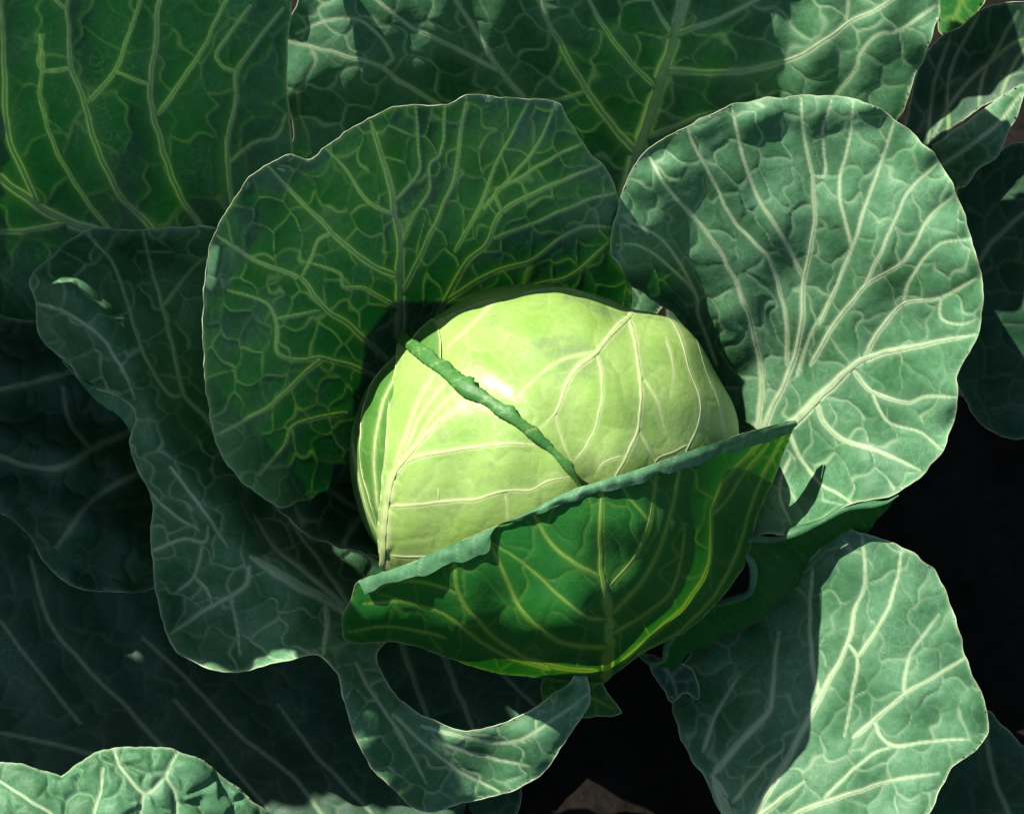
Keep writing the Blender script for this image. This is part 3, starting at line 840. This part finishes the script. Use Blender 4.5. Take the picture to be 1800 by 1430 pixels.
# left leaf, outer half folded down in waves, front lobe swinging below the head
build_leaf(plant, 'outer_leaf', [(56, 486, 185), (90, 455, 120), (120, 425, 70), (165, 403, 40), (240, 404, 40), (310, 399, 30), (385, 408, 10), (500, 600, -200), (600, 800, -320), (690, 960, -330), (720, 1060, -220), (690, 1112, -90), (662, 1150, 0), (690, 1215, 72), (750, 1260, 62), (810, 1283, 45), (870, 1277, 48), (940, 1243, 52), (993, 1203, 45), (1018, 1180, 42), (1030, 1184, 40), (1036, 1235, 32), (1000, 1290, 40), (962, 1350, 30), (905, 1388, 10), (830, 1405, -5), (742, 1424, -20), (690, 1385, 100), (648, 1340, 140), (622, 1285, 160), (605, 1230, 155), (590, 1180, 130), (560, 1153, 110), (520, 1158, 60), (470, 1168, 35), (420, 1180, 25), (365, 1172, 25), (310, 1142, 5), (282, 1075, -50), (272, 1010, -60), (266, 940, -30), (268, 885, 15), (240, 820, 72), (226, 780, 85), (240, 735, 105), (222, 705, 105), (150, 672, 95), (110, 630, 95), (70, 590, 110), (64, 530, 150)],
           ctrl=[(180, 555, 200), (250, 640, 170), (275, 735, 150), (330, 805, 112), (400, 895, 62), (440, 970, 15), (225, 525, 20), (300, 620, -30), (325, 725, -50), (380, 785, -95), (460, 890, -150), (490, 950, -90), (120, 505, 215), (330, 600, -110), (270, 480, -50), (370, 740, -190), (450, 850, -160), (560, 1050, -40), (612, 1078, -70), (500, 1000, 0), (440, 1080, -50), (350, 1000, -40), (330, 1080, -75), (570, 1120, 30), (640, 1170, 30), (700, 1230, 75), (760, 1275, 45), (830, 1290, 40), (900, 1275, 50), (960, 1240, 50), (540, 900, -230), (190, 450, 20), (760, 1350, 30), (860, 1340, 10), (660, 1250, 130)],
           veins=[(24, 12, [(650, 1100), (612, 1076), (560, 1050), (500, 1015), (440, 978)]),
                  (10, 4, [(606, 1066), (540, 1010), (480, 960), (445, 905)]),
                  (7, 3, [(610, 1060), (560, 985), (520, 930), (480, 850)]),
                  (9, 5, [(572, 1060), (572, 1110), (568, 1150)]),
                  (5, 3, [(269, 967), (324, 947), (360, 951), (366, 925)]),
                  (7, 3, [(438, 995), (431, 1029), (373, 1064), (302, 1113)]),
                  (4, 2, [(356, 955), (342, 1011), (307, 1042)]),
                  (4, 2, [(342, 1013), (365, 1035), (373, 1060)]),
                  (4, 2, [(404, 1047), (418, 1109), (422, 1150)]),
                  (4, 2, [(64, 533), (110, 545), (176, 592), (219, 655), (237, 700)]),
                  (7, 3, [(400, 790), (360, 733), (321, 690), (294, 572), (270, 486), (251, 406)]),
                  (5, 2, [(285, 540), (337, 471), (372, 445)]),
                  (5, 2, [(325, 694), (298, 694), (258, 635), (235, 576), (200, 467), (160, 420)]),
                  (5, 2, [(690, 1255), (731, 1293), (789, 1342), (878, 1391)]),
                  (5, 2, [(740, 1275), (811, 1293), (900, 1302), (1000, 1245), (1031, 1220)]),
                  (5, 2, [(625, 1165), (647, 1209), (713, 1307), (749, 1375)]),
                  (4, 2, [(760, 1300), (840, 1325), (930, 1345)]),
                  (4, 2, [(260, 860), (300, 900), (350, 930)]),
                  (4, 2, [(300, 820), (360, 900), (400, 960)])],
           cell=50, blister=4.2, edge=2.2, stretch=(60, 1.3), seed=71, wave=9, wavelen=85, g=3.2, net=0.6, lam=0.01,
           extra=[[[(108, 630, 95), (150, 671, 95), (200, 688, 100), (232, 712, 105), (241, 742, 105)], [(112, 640, 92), (155, 684, 90), (205, 706, 94), (232, 730, 98), (240, 760, 98)], [(116, 640, 75), (164, 702, 65), (214, 738, 70), (236, 772, 75), (240, 778, 75)]]],
           label='left leaf with a wavy folded outer half and a lobe curling below the head')

# leaf in the hollow under the front leaf, shade put into its colour
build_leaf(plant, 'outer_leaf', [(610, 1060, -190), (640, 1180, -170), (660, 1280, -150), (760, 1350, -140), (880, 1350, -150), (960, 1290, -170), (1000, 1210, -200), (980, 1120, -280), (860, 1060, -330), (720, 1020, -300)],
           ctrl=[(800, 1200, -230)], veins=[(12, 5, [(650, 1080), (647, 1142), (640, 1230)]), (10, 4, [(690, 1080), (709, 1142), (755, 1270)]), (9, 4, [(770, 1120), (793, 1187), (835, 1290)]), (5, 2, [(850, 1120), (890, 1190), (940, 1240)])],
           mat=M_SHADE, vmat=M_SHVEIN, cell=56, blister=3, seed=83, g=4, lumps=5, net=0.3,
           label='dark leaf in the hollow under the front leaf, shade painted into its colour')

# shaded low leaf at the left edge
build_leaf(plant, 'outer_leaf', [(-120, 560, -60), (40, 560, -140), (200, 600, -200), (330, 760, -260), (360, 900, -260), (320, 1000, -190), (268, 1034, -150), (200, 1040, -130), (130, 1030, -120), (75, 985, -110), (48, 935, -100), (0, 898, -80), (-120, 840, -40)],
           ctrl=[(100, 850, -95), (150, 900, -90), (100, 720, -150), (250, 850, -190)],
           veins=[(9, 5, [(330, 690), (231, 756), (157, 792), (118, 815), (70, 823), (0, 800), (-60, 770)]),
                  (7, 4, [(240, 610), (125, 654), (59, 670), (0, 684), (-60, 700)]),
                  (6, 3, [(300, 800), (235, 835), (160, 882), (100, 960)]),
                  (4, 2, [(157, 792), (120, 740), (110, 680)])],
           mat=M_SHADE, vmat=M_SHVEIN, cell=56, blister=9, seed=81, g=4.5, net=0.3, lumps=16, wave=12,
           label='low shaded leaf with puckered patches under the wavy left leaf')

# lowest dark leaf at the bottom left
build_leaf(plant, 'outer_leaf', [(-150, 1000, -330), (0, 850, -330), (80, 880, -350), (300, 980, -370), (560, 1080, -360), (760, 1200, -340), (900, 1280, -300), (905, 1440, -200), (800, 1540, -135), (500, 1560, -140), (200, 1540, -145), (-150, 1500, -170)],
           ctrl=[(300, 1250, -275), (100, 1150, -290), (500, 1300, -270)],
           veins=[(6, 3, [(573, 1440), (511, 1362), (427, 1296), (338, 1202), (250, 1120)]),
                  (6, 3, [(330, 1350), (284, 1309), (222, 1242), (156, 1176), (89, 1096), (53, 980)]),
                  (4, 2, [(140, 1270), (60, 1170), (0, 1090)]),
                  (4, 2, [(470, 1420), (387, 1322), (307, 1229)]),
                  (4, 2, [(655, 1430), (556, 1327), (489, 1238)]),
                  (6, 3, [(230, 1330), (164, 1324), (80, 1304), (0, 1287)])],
           mat=M_SHADE, vmat=M_SHVEIN, cell=60, blister=2.5, vscale=0.65, seed=91, g=4.5, net=0.25, lumps=8, label='dark leaf lying lowest, below the wavy left leaf')

# pale leaf at the lower right
build_leaf(plant, 'outer_leaf', [(1462, 938, -15), (1475, 928, -7), (1520, 938, 0), (1580, 958, 13), (1640, 1000, 25), (1670, 1060, 33), (1700, 1160, 40), (1728, 1228, 43), (1738, 1280, 43), (1720, 1312, 45), (1680, 1342, 50), (1652, 1392, 55), (1615, 1450, 65), (1480, 1520, 55), (1340, 1500, -5), (1275, 1440, -35), (1240, 1370, -70), (1195, 1290, -120), (1180, 1220, -175), (1230, 1130, -185), (1330, 1080, -145), (1400, 1010, -75)],
           ctrl=[(1440, 1227, -25), (1390, 1330, -20), (1330, 1420, -15), (1360, 1180, -65), (1560, 1150, 15), (1550, 1300, 15), (1300, 1280, -80)],
           veins=[(44, 12, [(1300, 1470), (1280, 1425), (1252, 1362)]),
                  (13, 3, [(1312, 1460), (1329, 1427), (1387, 1329), (1440, 1227), (1489, 1133), (1502, 1076), (1520, 1022), (1516, 942)]),
                  (7, 3, [(1441, 1225), (1429, 1169), (1424, 1076), (1429, 1000)]),
                  (13, 3, [(1256, 1358), (1302, 1302), (1351, 1249), (1362, 1164), (1370, 1110)]),
                  (6, 2, [(1236, 1320), (1258, 1258), (1302, 1182)]),
                  (5, 2, [(1493, 1132), (1507, 1156), (1502, 1200), (1484, 1293)]),
                  (6, 2, [(1507, 1156), (1556, 1080), (1578, 1013), (1585, 965)]),
                  (8, 3, [(1500, 1295), (1524, 1276), (1587, 1222), (1667, 1173), (1696, 1156)]),
                  (5, 2, [(1538, 1265), (1547, 1293), (1573, 1311), (1631, 1302), (1700, 1298)]),
                  (9, 3, [(1360, 1455), (1413, 1422), (1484, 1398), (1556, 1373), (1650, 1358)]),
                  (12, 2, [(1325, 1440), (1345, 1424), (1413, 1373)]),
                  (4, 2, [(1450, 1400), (1533, 1324), (1573, 1311)]),
                  (5, 2, [(1289, 1409), (1342, 1347), (1378, 1316)]),
                  (4, 2, [(1587, 1222), (1600, 1150), (1650, 1080)])],
           cell=52, blister=2.6, stretch=(120, 1.4), seed=101, g=3.2, wave=6, net=0.42,
           label='pale leaf below the right of the head, half of it in the shade')

# unseen leaf added underneath the pale right leaf to keep sun off the soil
build_leaf(plant, 'outer_leaf', [(1170, 430, -160), (1190, 330, -200), (1230, 262, -215), (1310, 212, -220), (1400, 192, -215), (1500, 195, -195), (1570, 222, -170), (1635, 290, 20), (1655, 380, 90), (1675, 500, 100), (1655, 620, 40), (1610, 720, 0), (1560, 800, -70), (1450, 830, -160), (1250, 800, -390), (1120, 700, -420), (1170, 560, -250)],
           ctrl=[(1240, 340, -10), (1310, 285, 15), (1440, 260, 35), (1560, 290, 60), (1420, 500, -75), (1550, 400, 55), (1600, 500, 25), (1370, 630, -160), (1300, 450, -45), (1480, 670, -110), (1425, 340, 15)], veins=[(14, 4, [(1180, 720), (1350, 620), (1500, 520), (1640, 450)]), (7, 3, [(1350, 620), (1430, 450), (1450, 260)])],
           cell=56, blister=3, seed=117, g=6, lumps=5, label='hidden leaf added underneath the pale right leaf to block the sun')

# small dark scraps under the head
build_leaf(plant, 'outer_leaf', [(1025, 1195, -90), (1050, 1180, -85), (1060, 1205, -80), (1082, 1235, -75), (1092, 1252, -72), (1060, 1258, -80), (1020, 1258, -95), (960, 1240, -160), (960, 1180, -190)],
           veins=[(4, 2, [(970, 1220), (1030, 1225), (1080, 1245)])], cell=34, blister=1.5, seed=111, g=4, lumps=2, mat=M_UNDER, vmat=M_VUND,
           label='small pointed green leaf tip below the front leaf')
build_leaf(plant, 'outer_leaf', [(1120, 1145, -120), (1170, 1160, -118), (1220, 1180, -116), (1226, 1225, -114), (1200, 1218, -112), (1180, 1230, -110), (1160, 1205, -115), (1142, 1165, -118)],
           veins=[(3, 2, [(1150, 1150), (1180, 1190), (1190, 1220)])], mat=M_SHADE, vmat=M_SHVEIN, cell=34, blister=1.5, seed=113, g=4, lumps=2, crenel=3,
           label='ragged dark leaf scrap hanging below the rolled rim')
build_leaf(plant, 'outer_leaf', [(1235, 600, -150), (1285, 620, -140), (1320, 680, -150), (1330, 760, -200), (1250, 780, -300), (1200, 680, -300)],
           ctrl=[(1270, 660, -170)], veins=[(5, 2, [(1260, 760), (1275, 690), (1270, 630)])], cell=36, blister=3, seed=115, g=4, lumps=3,
           label='small green leaf wedged between head and pale right leaf')

# ------------------------------------------------------------------ neighbouring plants
nb = empty('cabbage_plant', ground_below(150, 1720, 0))
tag(nb, 'cabbage plant whose sunlit puckered leaf pokes above the dark lowest leaf', 'cabbage')
build_leaf(nb, 'outer_leaf', [(-120, 1360, 10), (-40, 1345, 20), (0, 1341, 25), (50, 1345, 30), (95, 1358, 30), (112, 1364, 26), (140, 1338, 32), (175, 1320, 35), (215, 1312, 35), (255, 1314, 35), (292, 1312, 32), (350, 1335, 25), (400, 1368, 15), (440, 1405, 5), (480, 1440, -15), (520, 1600, -40), (300, 1800, -60), (0, 1800, -60), (-160, 1600, -20)],
           ctrl=[(200, 1420, 75), (60, 1430, 70), (350, 1430, 45), (200, 1600, 40)],
           veins=[(5, 3, [(250, 1560), (307, 1440), (307, 1389), (293, 1362), (310, 1325)]),
                  (4, 3, [(293, 1362), (253, 1393), (213, 1349), (200, 1316)]),
                  (4, 2, [(253, 1393), (240, 1450), (220, 1520)]),
                  (4, 2, [(110, 1470), (100, 1440), (45, 1402), (0, 1371)]),
                  (4, 2, [(160, 1450), (178, 1389), (182, 1349)])],
           cell=60, blister=15, seed=121, g=3.4, net=0.18, lumps=5, vscale=0.8, edge=1.0)
nb_stem = np.array(ground_below(150, 1720, 0))
tube('stem', nb_stem + np.linspace(-0.01, 0.19, 8)[:, None] * np.array([0, 0, 1.0]), np.tile([0, -1.0, 0], (8, 1)), np.full(8, 0.014), 1.0, M_VUND, nb, sides=12)

nr = empty('cabbage_plant', ground_below(2050, 250, -300))
tag(nr, 'cabbage plant with dark narrow leaves beyond the pale right leaf', 'cabbage')
build_leaf(nr, 'outer_leaf', [(1590, 250, -330), (1600, 180, -310), (1620, 110, -290), (1645, 70, -270), (1690, 45, -255), (1730, 14, -240), (1800, 2, -220), (1900, 0, -200), (1950, 120, -260), (1850, 140, -250), (1800, 150, -240), (1755, 172, -240), (1715, 195, -245), (1680, 225, -260), (1640, 262, -290), (1610, 290, -330)],
           ctrl=[(1720, 110, -300), (1650, 190, -310)],
           veins=[(6, 3, [(1940, 60), (1800, 70), (1740, 110), (1680, 170), (1640, 240)]),
                  (4, 2, [(1667, 230), (1671, 125), (1720, 25)]), (4, 2, [(1720, 185), (1730, 130), (1790, 20)]), (4, 2, [(1632, 250), (1640, 150), (1670, 65)]), (4, 2, [(1760, 165), (1790, 100), (1850, 20)])],
           mat=M_SHADE, vmat=M_VUND, cell=50, blister=2.5, stretch=(115, 1.6), seed=131, g=3.4, net=0.4)
build_leaf(nr, 'outer_leaf', [(1800, 152, -225), (1790, 200, -215), (1768, 240, -215), (1752, 275, -220), (1715, 300, -240), (1690, 330, -260), (1640, 320, -330), (1625, 270, -320), (1650, 248, -270), (1690, 222, -240), (1740, 185, -225)],
           ctrl=[(1720, 240, -205)], veins=[(4, 2, [(1640, 300), (1700, 260), (1760, 210), (1795, 165)])], cell=40, blister=4, seed=133, g=4, net=0.3, lumps=2)
build_leaf(nr, 'outer_leaf', [(1655, -60, -330), (1650, 40, -335), (1660, 62, -330), (1700, 40, -330), (1730, 0, -330), (1740, -60, -330)],
           veins=[(4, 2, [(1700, -50), (1690, 0), (1670, 50)])], cell=40, blister=2, seed=135, g=5, lumps=2, mat=M_UNDER, vmat=M_VUND)
build_leaf(nr, 'outer_leaf', [(1800, 250, -340), (1740, 270, -360), (1690, 310, -390), (1680, 380, -410), (1690, 450, -420), (1690, 560, -440), (1685, 680, -455), (1750, 760, -440), (1860, 760, -420), (1950, 640, -380), (1980, 400, -320), (1900, 280, -310)],
           ctrl=[(1800, 420, -360)], veins=[(6, 3, [(1900, 300), (1800, 375), (1740, 430), (1700, 500)])], cell=50, blister=3, seed=137, g=4, net=0.3, mat=M_SHADE, vmat=M_SHVEIN)
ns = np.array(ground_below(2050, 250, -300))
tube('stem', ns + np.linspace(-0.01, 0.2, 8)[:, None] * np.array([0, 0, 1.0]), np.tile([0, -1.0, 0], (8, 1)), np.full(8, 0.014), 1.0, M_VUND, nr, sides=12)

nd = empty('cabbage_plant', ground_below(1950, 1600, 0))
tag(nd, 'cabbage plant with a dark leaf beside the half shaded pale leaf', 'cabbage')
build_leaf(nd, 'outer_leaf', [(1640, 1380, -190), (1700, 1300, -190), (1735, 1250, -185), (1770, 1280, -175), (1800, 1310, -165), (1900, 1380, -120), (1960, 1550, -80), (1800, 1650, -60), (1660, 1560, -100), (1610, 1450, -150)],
           ctrl=[(1760, 1420, -140)], veins=[(6, 3, [(1850, 1600), (1790, 1470), (1750, 1370), (1730, 1280)])], cell=50, blister=3, seed=141, g=5, net=0.25, mat=M_SHADE, vmat=M_SHVEIN)
ns = np.array(ground_below(1950, 1600, 0))
tube('stem', ns + np.linspace(-0.01, 0.14, 8)[:, None] * np.array([0, 0, 1.0]), np.tile([0, -1.0, 0], (8, 1)), np.full(8, 0.014), 1.0, M_VUND, nd, sides=12)


# added plants out of view, their leaves shaped to block the sun
def sunward(pts, t):
    out = []
    for x_, y_ in pts:
        X = (x_ - CX) + t * SUN_C[0]; Y = -(y_ - CY) + t * SUN_C[1]; Z = t * SUN_C[2]
        k = (D0 - Z) / D0
        out.append((CX + X / k, CY - Y / k, Z))
    return out


def shade_plant(label, leaves, foot):
    root = empty('cabbage_plant', ground_below(*foot))
    tag(root, label, 'cabbage')
    f = np.array(ground_below(*foot))
    tube('stem', f + np.linspace(-0.01, 0.08, 8)[:, None] * np.array([0, 0, 1.0]), np.tile([0, -1.0, 0], (8, 1)), np.full(8, 0.014), 1.0, M_VUND, root, sides=12)
    for poly, t, base_p, tip_p, sd in leaves:
        o3 = sunward(poly, t)
        vb, vt = sunward([base_p, tip_p], t)
        build_leaf(root, 'outer_leaf', o3, veins=[(24, 6, [vb[:2], vt[:2]])], cell=60, blister=4, seed=sd, g=9, lumps=18, wave=10, crenel=4)
        a = f + np.array([0, 0, 0.07]); b = to_world(np.array([vb]))[0]
        tq = np.linspace(0, 1, 16)[:, None]
        m_ = np.array([b[0] * 0.5 + a[0] * 0.5, b[1] * 0.5 + a[1] * 0.5, a[2] * 0.4 + b[2] * 0.6])
        pth = (1 - tq) ** 2 * a + 2 * tq * (1 - tq) * m_ + tq ** 2 * b
        tube('petiole', pth, np.tile([0, -1.0, 0.3], (16, 1)), np.linspace(0.012, 0.004, 16), 0.7, M_VEIN, root, sides=10)


shade_plant('unseen cabbage plant with leaves shaped to shade the low puckered leaf and the folded leaf',
            [([(-560, 400), (-380, 290), (-150, 250), (60, 300), (210, 400), (330, 560), (390, 700), (300, 790), (50, 830), (-200, 830), (-420, 800), (-560, 650)], 900, (-500, 560), (280, 600), 201),
             ([(-380, 820), (-100, 800), (60, 775), (200, 770), (330, 760), (440, 790), (540, 860), (620, 940), (660, 990), (690, 1025), (735, 1100), (765, 1200), (800, 1320), (780, 1440), (700, 1470), (630, 1400), (600, 1270), (545, 1178), (400, 1190), (300, 1195), (150, 1215), (-50, 1260), (-380, 1200)], 1320, (-340, 960), (500, 1050), 203)],
            (-500, 700, -300))
shade_plant('unseen cabbage plant added to shade the dark narrow leaves beyond the pale right leaf',
            [([(1290, -300), (1390, -420), (1560, -400), (1620, -270), (1510, -200), (1380, -200)], 260, (1300, -330), (1560, -280), 207)],
            (1350, -560, -600))
